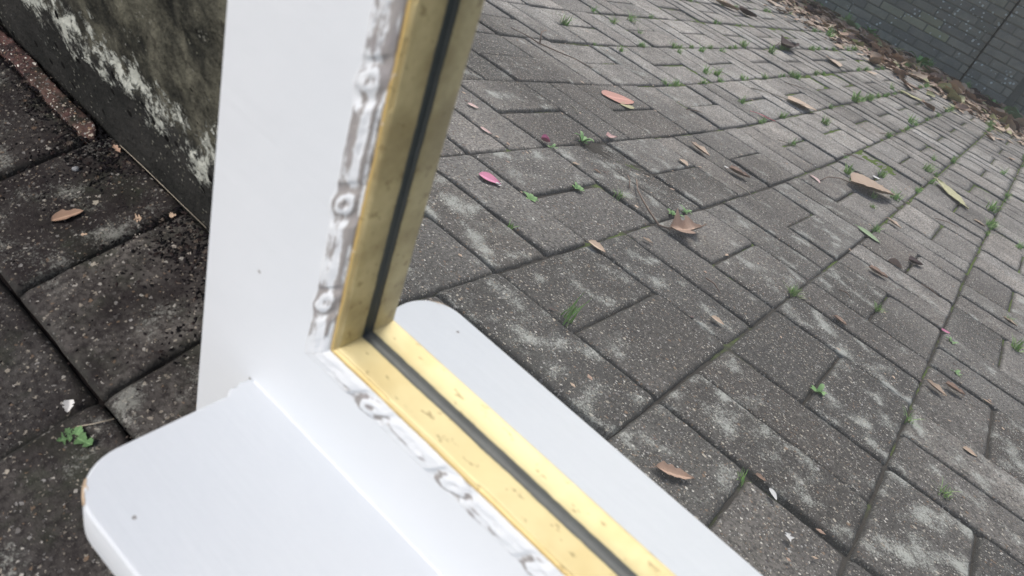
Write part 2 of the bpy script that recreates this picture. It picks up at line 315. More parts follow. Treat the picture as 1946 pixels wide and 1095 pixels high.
# ---------------------------------------------------------------- paving
def build_paving():
    V = []; F = []; A = {k: [] for k in ('far_sheen', 'tint', 'lichen', 'near_wall', 'edge', 'hue')}; off = 0
    for ci in range(-2, 30):
        for cj in range(-14, 19):
            half = (ci + cj) % 2 == 0
            for k in (0, 1):
                if half: x0, x1, y0, y1 = ci, ci + 1, cj + .5 * k, cj + .5 * k + .5
                else: x0, x1, y0, y1 = ci + .5 * k, ci + .5 * k + .5, cj, cj + 1
                xa, xb, ya, yb = x0 * CELL, x1 * CELL, y0 * CELL, y1 * CELL
                if xb <= -0.3335: continue
                cut = xa < -0.3335
                if cut: xa = -0.3335 - .001
                if xb - xa < .03: continue            # the sliver strip is an object of its own
                cx, cy = (xa + xb) / 2, (ya + yb) / 2
                if cx > 6.10: continue
                near = (-2.2 < cj - 2 < 5 and ci < 3) or (math.hypot(cx - .7, cy - .7) < .8)
                mid = cx < 2.6 and -.8 < cy < 1.9
                res = .0035 if near else (.008 if mid else .02)
                gap = .0009 + .0012 * rng.rand() + (.0005 if cx > 1.5 else 0)
                xa += gap; xb -= gap; ya += gap; yb -= gap
                nx = max(6, int((xb - xa) / res)); ny = max(6, int((yb - ya) / res))
                # parameter lines bunched at the edges
                def line(n):
                    t = np.linspace(0, 1, n); return np.concatenate([[0, 0], t[1:-1], [1, 1]])
                tx = line(nx); ty = line(ny); nx = len(tx); ny = len(ty)
                lx, ly = xb - xa, yb - ya
                X = (tx * lx)[:, None] * np.ones(ny)[None]; Y = np.ones(nx)[:, None] * (ty * ly)[None]
                d = np.minimum(np.minimum(X, lx - X), np.minimum(Y, ly - Y))
                s = rng.randint(1000)
                wx = xa + X; wy = ya + Y
                wob = (fbm(wx * 70, wy * 70, s, 3) - .5)
                rad = .0036 + .004 * (fbm(wx * 45, wy * 45, s + 3, 2) - .4)
                t = np.clip(d / np.maximum(rad, .002), 0, 1)
                Z = -.0028 * (1 - t) ** 2
                Z += .0016 * (fbm(wx * 22, wy * 22, s + 9, 3) - .5) + (.0012 * wob if res < .01 else 0)
                # worn corners
                dc = np.minimum.reduce([np.hypot(X, Y), np.hypot(lx - X, Y), np.hypot(X, ly - Y), np.hypot(lx - X, ly - Y)])
                Z -= .003 * np.clip(1 - dc / .010, 0, 1) ** 2
                # edge wander sideways
                ex = (vnoise(wy * 60, wx * 3 + s, s) - .5) * .0013; ey = (vnoise(wx * 60, wy * 3 + s, s + 1) - .5) * .0013
                fall = np.clip(1 - d / .012, 0, 1)
                wx = wx + ex * fall; wy = wy + ey * fall
                skirt = np.zeros((nx, ny), bool); skirt[0] = skirt[-1] = True; skirt[:, 0] = skirt[:, -1] = True
                Z[skirt] = -.022
                ax, ay = rng.normal(0, .006), rng.normal(0, .006)
                rot = rng.normal(0, .0035)
                lX = wx - cx; lY = wy - cy
                wx2 = cx + lX * math.cos(rot) - lY * math.sin(rot); wy2 = cy + lX * math.sin(rot) + lY * math.cos(rot)
                Z = Z + rng.normal(0, .0013) + ax * lX + ay * lY + zg(wx2)
                V.append(np.stack([wx2, wy2, Z], -1).reshape(-1, 3)); F.append(grid_faces(nx, ny, off)); off += nx * ny
                n = nx * ny
                A['far_sheen'].append(np.clip(fbm(wx * 2.2 + 3, wy * 2.2, 77, 3) * 1.1 - .45 + .75 * np.clip((wx - .5) / 2.0, 0, 1) + rng.normal(0, .11), 0, 1).ravel()); A['tint'].append(np.full(n, rng.rand())); A['hue'].append(np.full(n, min(1, max(0, rng.normal(.35 + .12 * min(cx, 3), .3)))))  # ramp along x is the painted far sheen, with random patches added
                li = np.clip(rng.normal(.55, .3), 0, 1) * (1 if cx < 1.6 else .35)
                A['lichen'].append(np.full(n, li))
                A['near_wall'].append(np.clip(1.25 - (wx + .333) / .40 + .25 * (fbm(wx * 9, wy * 9, 5, 3) - .5), 0, 1).ravel())  # rises towards the low wall
                A['edge'].append(np.clip(1 - d / .0062, 0, 1).ravel())
    V = np.concatenate(V); F = np.concatenate(F); A = {k: np.concatenate(a) for k, a in A.items()}
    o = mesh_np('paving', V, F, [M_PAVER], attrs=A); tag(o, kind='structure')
    # soil in the joints: one sheet that also runs on beyond the paving
    xs = np.concatenate([[-60, -8], np.arange(-.50, 1.3, .006), np.arange(1.3, 6.3, .05), [8, 20, 80]]); ys = np.concatenate([[-60, -8, -3], np.arange(-.6, 1.4, .006), np.arange(1.4, 4, .1), [8, 60]])
    X, Y = np.meshgrid(xs, ys, indexing='ij')
    Z = zg(np.minimum(X, 6.2)) - .0050 - .004 * np.clip(1 - (X + .1) / .3, 0, 1) + .005 * (fbm(X * 90, Y * 90, 2, 3) - .5) + .005 * (fbm(X * 14, Y * 14, 8, 2) - .5)
    o = mesh_np('ground', np.stack([X, Y, Z], -1).reshape(-1, 3), grid_faces(len(xs), len(ys)), [M_SOIL]); tag(o, kind='structure')
build_paving()

# red sliver of cut brick between paving and low wall
def build_strip():
    L0, L1 = -1.2, .421; n = 900; m = 13
    s = np.linspace(0, 1, n); t = np.linspace(-1, 1, m)
    S, T = np.meshgrid(s, t, indexing='ij'); y = L0 + (L1 - L0) * S
    endf = np.sqrt(np.clip(1 - np.clip((S - .991) / .009, 0, 1) ** 2, 0, 1))
    wv = .0078 * (1 + .35 * (fbm(y * 60, T, 4, 2) - .5)) * endf
    x = -.3215 + T * wv + .003 * (fbm(y * 25, y * 0, 6, 2) - .5)
    z = .0022 * np.clip(1 - T ** 6, 0, 1) * endf + .0022 * (fbm(y * 180, T * 6, 3, 3) - .5) - .012 * (np.abs(T) > .99) + .0015
    o = mesh_np('brick_sliver', np.stack([x, y, z], -1).reshape(-1, 3), grid_faces(n, m), [M_RED], attrs={k_: np.full(n * m, v_) for k_, v_ in (('tint', .2), ('hue', .8), ('lichen', -.3), ('near_wall', .25), ('edge', .0), ('far_sheen', 0))})
    tag(o, 'narrow reddish brown strip of gritty cut brick lying along the foot of the mossy wall', 'brick strip')
build_strip()

# ---------------------------------------------------------------- low mossy wall the mirror leans on
def build_low_wall():
    ys = np.concatenate([np.arange(-2.5, .05, .05), np.arange(.05, .95, .0035), np.arange(.95, 3.2, .05)])
    zs = np.concatenate([np.arange(-.03, .30, .0035), np.arange(.30, .396, .012), [.396]])
    Y, Z = np.meshgrid(ys, zs, indexing='ij')
    ledge = 1 / (1 + np.exp(-(Z - .083 - .02 * (fbm(Y * 9, Y * 0, 1, 3) - .5)) / .0025))
    X = -.333 - .0035 * ledge + .004 * (fbm(Y * 16, Z * 16, 2, 4) - .5) + .0025 * (fbm(Y * 90, Z * 90, 7, 3) - .5)
    V = np.stack([X, Y, Z], -1); ny, nz = X.shape
    top = V[:, -1].copy(); top[:, 0] -= .006; top[:, 2] += .004
    back = top.copy(); back[:, 0] = -.50; bot = back.copy(); bot[:, 2] = -.03
    V = np.concatenate([V, top[:, None], back[:, None], bot[:, None]], 1)
    tag(mesh_np('low_wall', V.reshape(-1, 3), grid_faces(ny, nz + 3), [M_LOW]),
        'low dark mossy concrete wall with white lichen crust behind the white mirror frame', 'wall')
    # raised bed behind it
    xs = np.arange(-3.0, -.499, .05); ys2 = np.arange(-2.5, 3.2, .05)
    X, Y = np.meshgrid(xs, ys2, indexing='ij')
    Z = .33 + .03 * (fbm(X * 5, Y * 5, 3, 4) - .5)
    tag(mesh_np('flower_bed', np.stack([X, Y, Z], -1).reshape(-1, 3), grid_faces(len(xs), len(ys2)), [M_SOILBED]), kind='structure')
build_low_wall()

# ---------------------------------------------------------------- far brick wall with its pier
def build_brick_wall():
    V = []; F = []; T = []; G = []; MI = []; off = 0
    def box(x0, x1, y0, y1, z0, z1, mi, tint=0, gr=0, b=.004):
        nonlocal off
        P = []
        for (z, ins) in ((z0, b), (z0 + b, 0), (z1 - b, 0), (z1, b)):
            P += [(x0 + ins, y0 + ins, z), (x1 - ins, y0 + ins, z), (x1 - ins, y1 - ins, z), (x0 + ins, y1 - ins, z)]
        V.extend(P)
        f = [(3, 2, 1, 0), (12, 13, 14, 15)]
        for l in range(3):
            for k in range(4): f.append((l * 4 + k, l * 4 + (k + 1) % 4, l * 4 + 4 + (k + 1) % 4, l * 4 + 4 + k))
        F.extend([tuple(a + off for a in q) for q in f]); off += 16; MI.extend([mi] * len(f)); T.extend([tint] * 16); G.extend([gr] * 16)
    zb = float(zg(6.05)) - .05; H = zb + 1.35
    def face(xf, ya, yb, shift):
        c = 0; z = zb
        box(xf + .006, xf + .24, ya + .004, yb - .004, z, H - .004, 1, b=.001)
        while z < H - .05:
            y = ya - (0.0875 if (c + shift) % 2 else 0)
            while y < yb:
                a, e = max(y, ya), min(y + .168, yb)
                if e - a > .02:
                    jx = random.gauss(0, .0012)
                    gr = max(0, random.gauss(-.1, .35)) * (1 if (z < .62 and y < .1) else .25)
                    box(xf + jx, xf + .1, a + .002, e - .002, z + .001, z + .0505, 0, random.random(), min(1, gr))
                y += .175
            z += .0575; c += 1
    face(6.13, -3.1, .445, 0); face(6.09, .457, .768, 1); face(6.30, .80, 3.9, 0)
    box(6.2, 6.35, .40, .82, zb, H - .01, 1, b=.001)
    for k in range(31): box(6.08, 6.40, -3.1 + k * .226, -3.1 + k * .226 + .222, H, H + .06, 0, random.random(), 0, .006)
    o = mesh_np('garden_wall', V, F, [M_BRICK, M_MORTAR], smooth=False, attrs={'tint': T, 'lichen': G}, midx=MI)
    tag(o, 'dark weathered brick wall with a projecting pier at the far end of the yard', 'wall')
build_brick_wall()

# ---------------------------------------------------------------- the mirror
E1 = Vector((-0.018311, 0.999832, 0)); E2 = Vector((-0.225529, -0.004130, 0.974228)); EM = Vector((0.974064, 0.017839, 0.225567))
D0 = -169.96
def L(u, v, w_): return CAM + (E1 * u + E2 * v + EM * (w_ + D0)) * .001
BASE = L(100, -424, 0)
mirror = empty('standing_mirror', BASE)
tag(mirror, 'white painted wooden mirror with worn beading, gilt inner edge and front shelf', 'mirror')
bpy.context.view_layer.update()
def part(name, V, F, mats, **kw):
    V = np.asarray([(Vector(v) - BASE) if not isinstance(v, np.ndarray) else v for v in V]) if not isinstance(V, np.ndarray) else V
    return mesh_np(name, V, F, mats, parent=mirror, **kw)
def LA(U, Vv, W):
    c = np.array(CAM); P = c + (np.array(E1) * U[..., None] + np.array(E2) * Vv[..., None] + np.array(EM) * (W[..., None] + D0)) * .001
    return P - np.array(BASE)
def slab(name, u0, u1, v0, v1, w0, w1, mat, bevel=1.2, extra=None):
    us = np.linspace(u0, u1, 2); V = []
    for a in (0, 1):
        for b in (0, 1):
            for c in (0, 1): V.append(L((u0, u1)[a], (v0, v1)[b], (w0, w1)[c]) - BASE)
    F = [(0, 1, 3, 2), (4, 6, 7, 5), (0, 4, 5, 1), (2, 3, 7, 6), (0, 2, 6, 4), (1, 5, 7, 3)]
    o = mesh_np(name, V, F, mat if isinstance(mat, list) else [mat], parent=mirror, smooth=False)
    bm = bmesh.new(); bm.from_mesh(o.data)
    bmesh.ops.recalc_face_normals(bm, faces=bm.faces)
    bmesh.ops.bevel(bm, geom=list(bm.edges), offset=bevel * .001, segments=3, affect='EDGES', profile=.5)
    if len(o.data.materials) > 1:                    # unpainted back and outer sides
        for f in bm.faces:
            n = f.normal
            f.material_index = 1 if n.dot(E1) * (1 if u0 > 0 else -1) > .75 or n.dot(EM) < -.8 else 0
    for f in bm.faces: f.smooth = True
    bm.to_mesh(o.data); bm.free(); return o
GU0, GU1, GV0, GV1 = -134.5, 330.0, -215.0, 360.0      # sight opening
OU0, OU1 = -212.5, 408.0
def build_frame():
    us = [OU0, GU0 - 14.5, GU1 + 14.5, OU1]; vs = [-422, -318, GV0 - 14.5, GV1 + 14.5, GV1 + 78]
    solid = {(0, j) for j in range(4)} | {(2, j) for j in range(4)} | {(1, 1), (1, 3)}
    bm = bmesh.new(); vt = {}
    def gv(i, j, k):
        if (i, j, k) not in vt: vt[i, j, k] = bm.verts.new(L(us[i], vs[j], (-12, 14)[k]) - BASE)
        return vt[i, j, k]
    for i, j in solid:
        bm.faces.new((gv(i, j, 1), gv(i + 1, j, 1), gv(i + 1, j + 1, 1), gv(i, j + 1, 1)))
        bm.faces.new((gv(i, j, 0), gv(i, j + 1, 0), gv(i + 1, j + 1, 0), gv(i + 1, j, 0)))
        for (di, dj, p, q) in ((-1, 0, (i, j + 1), (i, j)), (1, 0, (i + 1, j), (i + 1, j + 1)), (0, -1, (i, j), (i + 1, j)), (0, 1, (i + 1, j + 1), (i, j + 1))):
            if (i + di, j + dj) not in solid: bm.faces.new((gv(*p, 0), gv(*q, 0), gv(*q, 1), gv(*p, 1)))
    bmesh.ops.recalc_face_normals(bm, faces=bm.faces)
    sharp = [e for e in bm.edges if len(e.link_faces) == 2 and e.calc_face_angle() > .5]
    bmesh.ops.bevel(bm, geom=sharp, offset=.0011, segments=3, affect='EDGES', profile=.5)
    for f in bm.faces:
        f.smooth = True; n = f.normal
        f.material_index = 1 if n.dot(E1) < -.45 or n.dot(E1) > .8 or n.dot(EM) < -.8 else 0
    me = bpy.data.meshes.new('frame'); bm.to_mesh(me); bm.free(); me.materials.append(M_PAINT); me.materials.append(M_WOOD)
    o = bpy.data.objects.new('frame', me); C.objects.link(o); o.parent = mirror
build_frame()
# glass
gl = part('mirror_glass', LA(np.array([GU0 - 6, GU1 + 6, GU1 + 6, GU0 - 6]), np.array([GV0 - 6, GV0 - 6, GV1 + 6, GV1 + 6]), np.zeros(4)), [(0, 1, 2, 3)], [M_MIRROR], smooth=False)
slab('backing_board', GU0 - 12, GU1 + 12, GV0 - 12, GV1 + 12, -10, -1.0, M_BOARD, .5)

def along(side, s):       # side: 0 left, 1 bottom, 2 right, 3 top -> inner-edge point (u,v) and outward direction
    if side == 0: return GU0, s, -1, 0
    if side == 1: return s, GV0, 0, -1
    if side == 2: return GU1, s, 1, 0
    return s, GV1, 0, 1
def sweep(name, side, prof, mat, a, b, step, hfun, attr=None, dirn=0):
    """prof: list of (t outward, w); mitred ends; hfun(s,t)-> extra w and t"""
    n = int((b - a) / step) + 1; S = np.linspace(a, b, n); T = np.array([p[0] for p in prof]); W = np.array([p[1] for p in prof])
    SS = S[:, None] * np.ones(len(T)); TT = np.ones(n)[:, None] * T; WW = np.ones(n)[:, None] * W
    dw, dt, at = hfun(SS, TT, WW, side)
    WW = WW + dw; TT = TT + dt
    # mitre: clip run at the ends with t
    mid = (a + b) / 2; half = (b - a) / 2
    SS = mid + (SS - mid) * ((half + np.clip(TT, 0, None)) / half)
    if side in (0, 2): U = (GU0 - TT) if side == 0 else (GU1 + TT); Vv = SS
    else: U = SS; Vv = (GV0 - TT) if side == 1 else (GV1 + TT)
    P = LA(U, Vv, WW).reshape(-1, 3)
    F = grid_faces(n, len(T))
    if side in (0, 3): F = F[:, ::-1]
    ats = {k: np.broadcast_to(v, SS.shape).ravel() for k, v in at.items()}
    return part(name, P, F, [mat], attrs=ats)
# gilded slip: up from the glass, a crack line, then the ochre front rim
def slip_h(S, T, W, side):
    wob = (fbm(S * .11, T * .5, 10 + side, 3) - .5)
    fine = (fbm(S * .6, T + W, 20 + side, 3) - .5)
    crack = (np.abs(T - 1.2) < .25) * -1.3 * (vnoise(S * .09, S * 0, 5 + side) > .45)
    low = (W < 3.2)
    dw = .25 * wob * (W > 5) + .22 * fine * (W > 5) + crack + .3 * (fbm(S * .25, S * 0, 40 + side, 3) - .5) * low
    dt = .45 * wob + .16 * fine
    rim = np.clip((T - 1.3) / .6, 0, 1)
    return dw, dt * (T < 3.9), {'rim': rim, 'side_shade': np.full_like(S, .75 if side in (0, 2) else .12) * (1 - .8 * rim)}  # uprights carry most of the painted shade
sp = [(0.2, 2.7), (0, 3.4), (-.05, 6), (0, 9), (.1, 11.5), (.35, 13.2), (.8, 13.9), (1.15, 14.0), (1.2, 14.0), (1.3, 14.0), (1.6, 14.4), (2.4, 14.7), (3.2, 14.5), (3.9, 13.2)]
for k in range(4):
    a, b_ = (GV0, GV1) if k in (0, 2) else (GU0, GU1)
    sweep('gilt_slip', k, sp, M_GOLD, a, b_, .8, slip_h)
    sweep('glass_edge', k, [(-.0, .02), (.9, .3), (1.4, 1.4), (.9, 2.6), (.2, 3.4)], M_EDGE if k in (1, 3) else M_EDGESHADE, a, b_, 20, lambda S, T, W, side: (0, 0, {}))
# carved bead moulding, paint worn to the wood
def mould_h(S, T, W, side):
    x = (T - 3.6) / 12.0
    c0 = {0: -106.5, 1: -104.3, 2: -106.5, 3: -104.3}[side]; sp_ = {0: 42.1, 1: 38.8, 2: 42.1, 3: 38.8}[side]
    ph = (S - c0 + sp_ / 2) % sp_ - sp_ / 2
    cy = .47
    ph = ph + 3.2 * (fbm(S * .13, T * .1, 70 + side, 2) - .5)
    r = (1 + .55 * (fbm(S * .25, T * .3, 80 + side, 3) - .5)) * np.sqrt((ph / 6.4) ** 2 + ((x - cy) / .47) ** 2)
    env = np.clip(x, 0, 1) * np.clip(1 - x, 0, 1) * 4; env = np.clip(env, 0, 1) ** .6
    bar = 1.7 * env * (1 - np.exp(-(np.abs(ph) / 8.5) ** 6))
    ridge = .35 * np.sin(x * math.pi * 3) ** 2 * (1 - np.exp(-(np.abs(ph) / 9) ** 6)) * env
    bead = 2.0 * np.exp(-(r / .78) ** 4) - 1.1 * np.exp(-(r / .36) ** 2)
    collar = .5 * np.exp(-((np.abs(ph) - 8.6) / 1.0) ** 2) * env
    rough = 1.3 * (fbm(S * .16, T * .22, 30 + side, 4) - .5) + .35 * (fbm(S * .8, T * .9, 50 + side, 2) - .5)
    dw = bar + ridge + np.maximum(bead, 0) + collar + rough * env
    bulge = np.exp(-(ph / 6.0) ** 2) * (x > .55) * (x - .55) * 4.6
    dt = bulge + .7 * (fbm(S * .12, S * 0, 60 + side, 3) - .5) * (x > .8)
    base = {0: .41, 1: .31, 2: .42, 3: .31}[side]
    wear = base + (.10 if side in (0, 2) else .20) * np.exp(-((r - .85) / .22) ** 2) + .09 * np.exp(-(r / .30) ** 2) - .26 * np.exp(-((r - .55) / .16) ** 2)
    wear = wear - .5 * (x > .93) - .10 * ((x > .30) & (x < .5)) * (side == 0) - (.18 * (x < .32) if side == 1 else 0)
    if side == 0: wear = wear + .25 * ((x > .10) & (x < .24))
    if side == 0: wear = wear - .5 * np.clip((-205 - S) / 6, 0, 1)
    if side == 1: wear = wear - .5 * np.clip((-124 - S) / 6, 0, 1)
    wear = wear + .30 * (fbm(S * .10, T * .35, 90 + side, 4) - .5)
    return dw, dt, {'wear': wear, 'dirn': np.full_like(S, 1.0 if side in (1, 3) else 0.0)}
for k in range(4):
    a, b_ = (GV0, GV1) if k in (0, 2) else (GU0, GU1)
    prof = [(3.6, 12.8)] + [(3.6 + 12 * x, 14.1) for x in np.linspace(.02, .97, 26)] + [(15.8, 13.9), (17.2, 13.6)]
    sweep('carved_moulding', k, prof, M_WORN, a, b_, .7, mould_h)
# shelf with rounded corners, flush on the bottom rail
def build_shelf():
    u0, u1, w0, w1, r = -176.5, 372.0, 13.7, 94.0, 21.0; vt, vb = -271.5, -291.0
    out = [(u0 + .4, w0)]
    for a in np.linspace(math.pi, math.pi / 2, 12): out.append((u0 + r + r * math.cos(a), w1 - r + r * math.sin(a)))
    for a in np.linspace(math.pi / 2, 0, 12): out.append((u1 - r + r * math.cos(a), w1 - r + r * math.sin(a)))
    out.append((u1, w0))
    out[0] = (u0 - .6, w0)
    for q in ((u0 + 1.6, w0 + 13.5), (u0 + .2, w0 + 12), (u0 - .9, w0 + 10.5), (u0 - .2, w0 + 8), (u0 - 1.5, w0 + 5.5), (u0 - .8, w0 + 3)): out.insert(1, q)
    n = len(out); me = bpy.data.meshes.new('shelf'); bm = bmesh.new()
    top = [bm.verts.new(L(u, vt, w_) - BASE) for u, w_ in out]; bot = [bm.verts.new(L(u, vb, w_) - BASE) for u, w_ in out]
    bm.faces.new(top); bm.faces.new(bot[::-1])
    for k in range(n): bm.faces.new((top[k], bot[k], bot[(k + 1) % n], top[(k + 1) % n]))
    bmesh.ops.recalc_face_normals(bm, faces=bm.faces)
    ed = [e for e in bm.edges if (e.verts[0] in top) == (e.verts[1] in top)]
    bmesh.ops.bevel(bm, geom=ed, offset=.0014, segments=3, affect='EDGES', profile=.5)
    for f in bm.faces: f.smooth = len(f.verts) <= 4
    bm.to_mesh(me); bm.free(); me.materials.append(M_PAINT)
    o = bpy.data.objects.new('shelf', me); C.objects.link(o); o.parent = mirror
    # bead of thick paint in the corner between shelf and rail
    S = np.linspace(-175, 371, 500); th = np.linspace(0, math.pi / 2, 6)
    SS, TH = np.meshgrid(S, th, indexing='ij'); rr = 1.3 + .9 * fbm(SS * .12, TH, 3, 3)
    W = 13.6 + rr * (1 - np.sin(TH)) ; Vv = vt - .1 + rr * (1 - np.cos(TH))
    part('paint_bead', LA(SS, Vv, W), None, [M_PAINT]) if False else mesh_np('paint_bead', LA(SS, Vv, W).reshape(-1, 3), grid_faces(len(S), 6), [M_PAINT], parent=o)
    # chipped corner: bare wood flake
    rng2 = np.random.RandomState(3); bm = bmesh.new(); me = bpy.data.meshes.new('chip')
    pts = []
    for k, a in enumerate(np.linspace(math.radians(136), math.radians(106), 12)):
        jit = rng2.rand() * 1.0
        pts.append((u0 + r + (r + .12) * math.cos(a), w1 - r + (r + .12) * math.sin(a), u0 + r + (r - .5 - 1.6 * jit * math.sin(k / 11 * math.pi)) * math.cos(a), w1 - r + (r - .5 - 1.6 * jit * math.sin(k / 11 * math.pi)) * math.sin(a), jit))
    rows = [[bm.verts.new(L(p[2], vt + .08, p[3]) - BASE) for p in pts], [bm.verts.new(L(p[0], vt - .5, p[1]) - BASE) for p in pts], [bm.verts.new(L(p[0], vt - 1.8 - 1.6 * p[4], p[1]) - BASE) for p in pts]]
    for a, b_ in ((0, 1), (1, 2)):
        for k in range(len(pts) - 1): bm.faces.new((rows[a][k], rows[b_][k], rows[b_][k + 1], rows[a][k + 1]))
    bm.to_mesh(me); bm.free(); me.materials.append(simple('chip_wood', (.50, .38, .26), .8, 400, .5))
    c = bpy.data.objects.new('chip', me); C.objects.link(c); c.parent = o; c['label'] = 'bare wood chip on the front corner of the shelf'
build_shelf()

# ---------------------------------------------------------------- leaves, petals, twigs, weeds
def leaf_mesh(name, mat, ln=1.0, wd=.4, curl=.2, fold=.1, tip=1.0, seed=0, ribs=.012, notch=0, twist=0, stalk=.12):
    r_ = np.random.RandomState(seed); n, m = 22, 11
    s = np.linspace(0, 1, n); t = np.linspace(-1, 1, m); S, T = np.meshgrid(s, t, indexing='ij')
    wd = wd * 1.3; half = wd / 2 * np.sin(math.pi * np.clip(S, 0, 1) ** (.75 if tip > .5 else 1.0)) ** .8
    half = half * (1 + notch * (vnoise(S * 9, T * 0 + seed, seed) - .5) * 2) + .004
    X = (S - .5) * ln; Y = T * half
    fold *= .5; curl *= .4
    Z = fold * np.abs(T) * half * 2 + curl * ((S - .5) ** 2) * ln + .5 * curl * (T ** 2) * wd * .5
    Z = Z + ribs * np.abs(np.sin(S * 26 + np.abs(T) * 2.5)) * (1 - np.abs(T) * .5) + .03 * (fbm(S * 3 + seed, T * 2, seed, 2) - .5)
    an = twist * (S - .5); Y2 = Y * np.cos(an) - Z * np.sin(an); Z = Y * np.sin(an) + Z * np.cos(an); Y = Y2
    vein = (np.abs(T) < .12).astype(float)
    V = np.stack([X, Y, Z], -1).reshape(-1, 3); V[:, 2] -= V[:, 2].min() - .012
    F = grid_faces(n, m); off = len(V)
    V = list(map(tuple, V)); F = list(map(tuple, F)); ve = list(vein.ravel())
    if stalk > 0:
        z0 = float(Z[0, m // 2]); pr = None
        for k in range(5):
            q = k / 4; c = (-.5 * ln - q * stalk, .05 * math.sin(q * 3) * stalk, max(.012, V[m // 2][2] * (1 - q) + .012))
            for a in range(4): V.append((c[0], c[1] + .010 * math.cos(a * math.pi / 2), c[2] + .010 * math.sin(a * math.pi / 2)))
            ve += [1] * 4
            if k:
                for a in range(4): F.append((off + (k - 1) * 4 + a, off + (k - 1) * 4 + (a + 1) % 4, off + k * 4 + (a + 1) % 4, off + k * 4 + a))
    me = bpy.data.meshes.new(name); me.from_pydata(V, [], [tuple(int(x) for x in f) for f in F]); me.materials.append(mat)
    me.polygons.foreach_set('use_smooth', [True] * len(me.polygons))
    at = me.attributes.new('vein', 'FLOAT', 'POINT'); at.data.foreach_set('value', np.array(ve, dtype=np.float32))
    me.update(); return me
def place(name, me, a, b, label, cat, group=None, lift=.0015, roll=0, z=None, solid=True):
    """lay a unit-length mesh between two ground points"""
    ax, ay = a; bx, by = b; x, y = (ax + bx) / 2, (ay + by) / 2; ln = math.hypot(bx - ax, by - ay)
    o = bpy.data.objects.new(name, me); C.objects.link(o)
    zz = float(zg(x)) if z is None else z
    o.location = (x, y, zz + lift); o.scale = (ln,) * 3
    o.rotation_euler = (roll, -math.atan2(float(zg(bx) - zg(ax)), ln) if z is None else 0, math.atan2(by - ay, bx - ax))
    tag(o, label, cat, group); return o
_s = [100]
def lf(name, mat, a, b, label, cat, wd=.4, curl=.2, fold=.1, roll=0, lift=.0012, group=None, **kw):
    _s[0] += 1
    return place(name, leaf_mesh(name, mat, 1, wd, curl, fold, seed=_s[0], **kw), a, b, label, cat, group, lift, roll)
G1 = 'single fallen leaves scattered on the paving'
lf('fallen_leaf', L_SALMON, (1.102, .262), (1.205, .289), 'smooth salmon pink leaf lying flat on the grey paving in the mirror', 'leaf', .40, .05, .02, ribs=.004, stalk=.0)
lf('fallen_leaf', L_YELLOW, (1.120, .300), (1.165, .312), 'small pale yellow leaf tucked beside the salmon pink leaf', 'leaf', .45, .1, .1)
lf('fallen_leaf', L_TAN, (1.700, .711), (1.835, .806), 'large ribbed tan leaf with a long dark stalk, edge curling off the paving', 'leaf', .42, .35, .35, stalk=.0, ribs=.022)
lf('fallen_leaf', L_TAN, (2.225, .352), (2.315, .430), 'oval ribbed tan leaf with a pale straight stalk', 'leaf', .52, .30, .2, stalk=.0, ribs=.02)
lf('fallen_leaf', L_BROWN, (.628, .650), (.716, .678), 'crumpled torn brown leaf hanging on a long bent stalk', 'leaf', .34, .8, .7, notch=.6, twist=1.1, stalk=0)
lf('fallen_leaf', L_YELLOW, (2.375, .850), (2.215, .972), 'long pale yellow green leaf near the right edge of the mirror view', 'leaf', .22, .25, .15, notch=.3)
lf('fallen_leaf', L_GREEN, (1.372, .812), (1.347, .870), 'pale grey green leaf lying across a joint', 'leaf', .42, .15, .1)
lf('fallen_leaf', L_BROWN, (.108, .884), (.133, .913), 'cracked brown leaf at the edge of the reflected shelf', 'leaf', .30, .6, .4, notch=.3)
lf('fallen_leaf', L_DARK, (3.156, -.012), (3.348, .014), 'dark purple brown curled leaf near the top of the mirror view', 'leaf', .35, .9, .6, twist=.8)
lf('fallen_leaf', L_TAN, (3.38, -.44), (3.50, -.35), 'tan folded leaf lying beside a dark curled one', 'leaf', .35, .5, .5)
lf('fallen_leaf', L_DARK, (3.52, -.36), (3.60, -.29), 'small dark curled leaf beside the tan folded one', 'leaf', .5, .9, .5)
lf('fallen_leaf', L_YELLOW, (3.915, .425), (4.03, .53), 'bright yellow leaf just in front of the leaf drift', 'leaf', .36, .2, .1)
lf('fallen_leaf', L_DARK, (5.50, .61), (5.60, .79), 'large dark brown arched leaf at the foot of the brick pier', 'leaf', .42, .9, .5)
lf('fallen_leaf', L_TAN, (3.66, .10), (3.57, .175), 'tan leaf alone between grass joints below the leaf drift', 'leaf', .55, .2, .2)
lf('fallen_leaf', L_BROWN, (1.262, .905), (1.268, .935), 'small chestnut leaf standing upright on its edge', 'leaf', .42, .6, .8, roll=1.2)
lf('fallen_leaf', L_DARK, (1.353, .934), (1.383, .962), 'small blackish shrivelled leaf next to the upright chestnut leaf', 'leaf', .5, .8, .5)
G2 = 'small tan leaf fragments on the paving'
frag = [((.628, .472), (.641, .478)), ((.662, .494), (.665, .506)), ((.416, .629), (.418, .655)), ((.541, .652), (.548, .667)), ((.747, .903), (.744, .925)), ((1.014, .501), (1.002, .525)),
        ((1.172, .457), (1.160, .510)), ((1.165, .556), (1.192, .597)), ((.458, .800), (.460, .818)), ((.747, 1.053), (.737, 1.085)), ((.785, 1.078), (.792, 1.108)), ((.604, 1.121), (.607, 1.140)),
        ((1.393, 1.142), (1.390, 1.172)), ((1.119, .888), (1.130, .926)), ((2.144, 1.0), (2.151, 1.035)), ((1.595, .837), (1.582, .878)), ((.211, .949), (.213, .960))]
fl = [leaf_mesh('leaf_scrap', m_, 1, w_, c_, f_, seed=200 + k, stalk=.1, notch=.3) for k, (m_, w_, c_, f_) in enumerate([(L_TAN, .34, .5, .4), (L_BROWN, .42, .7, .5), (L_TAN, .5, .3, .3)])]
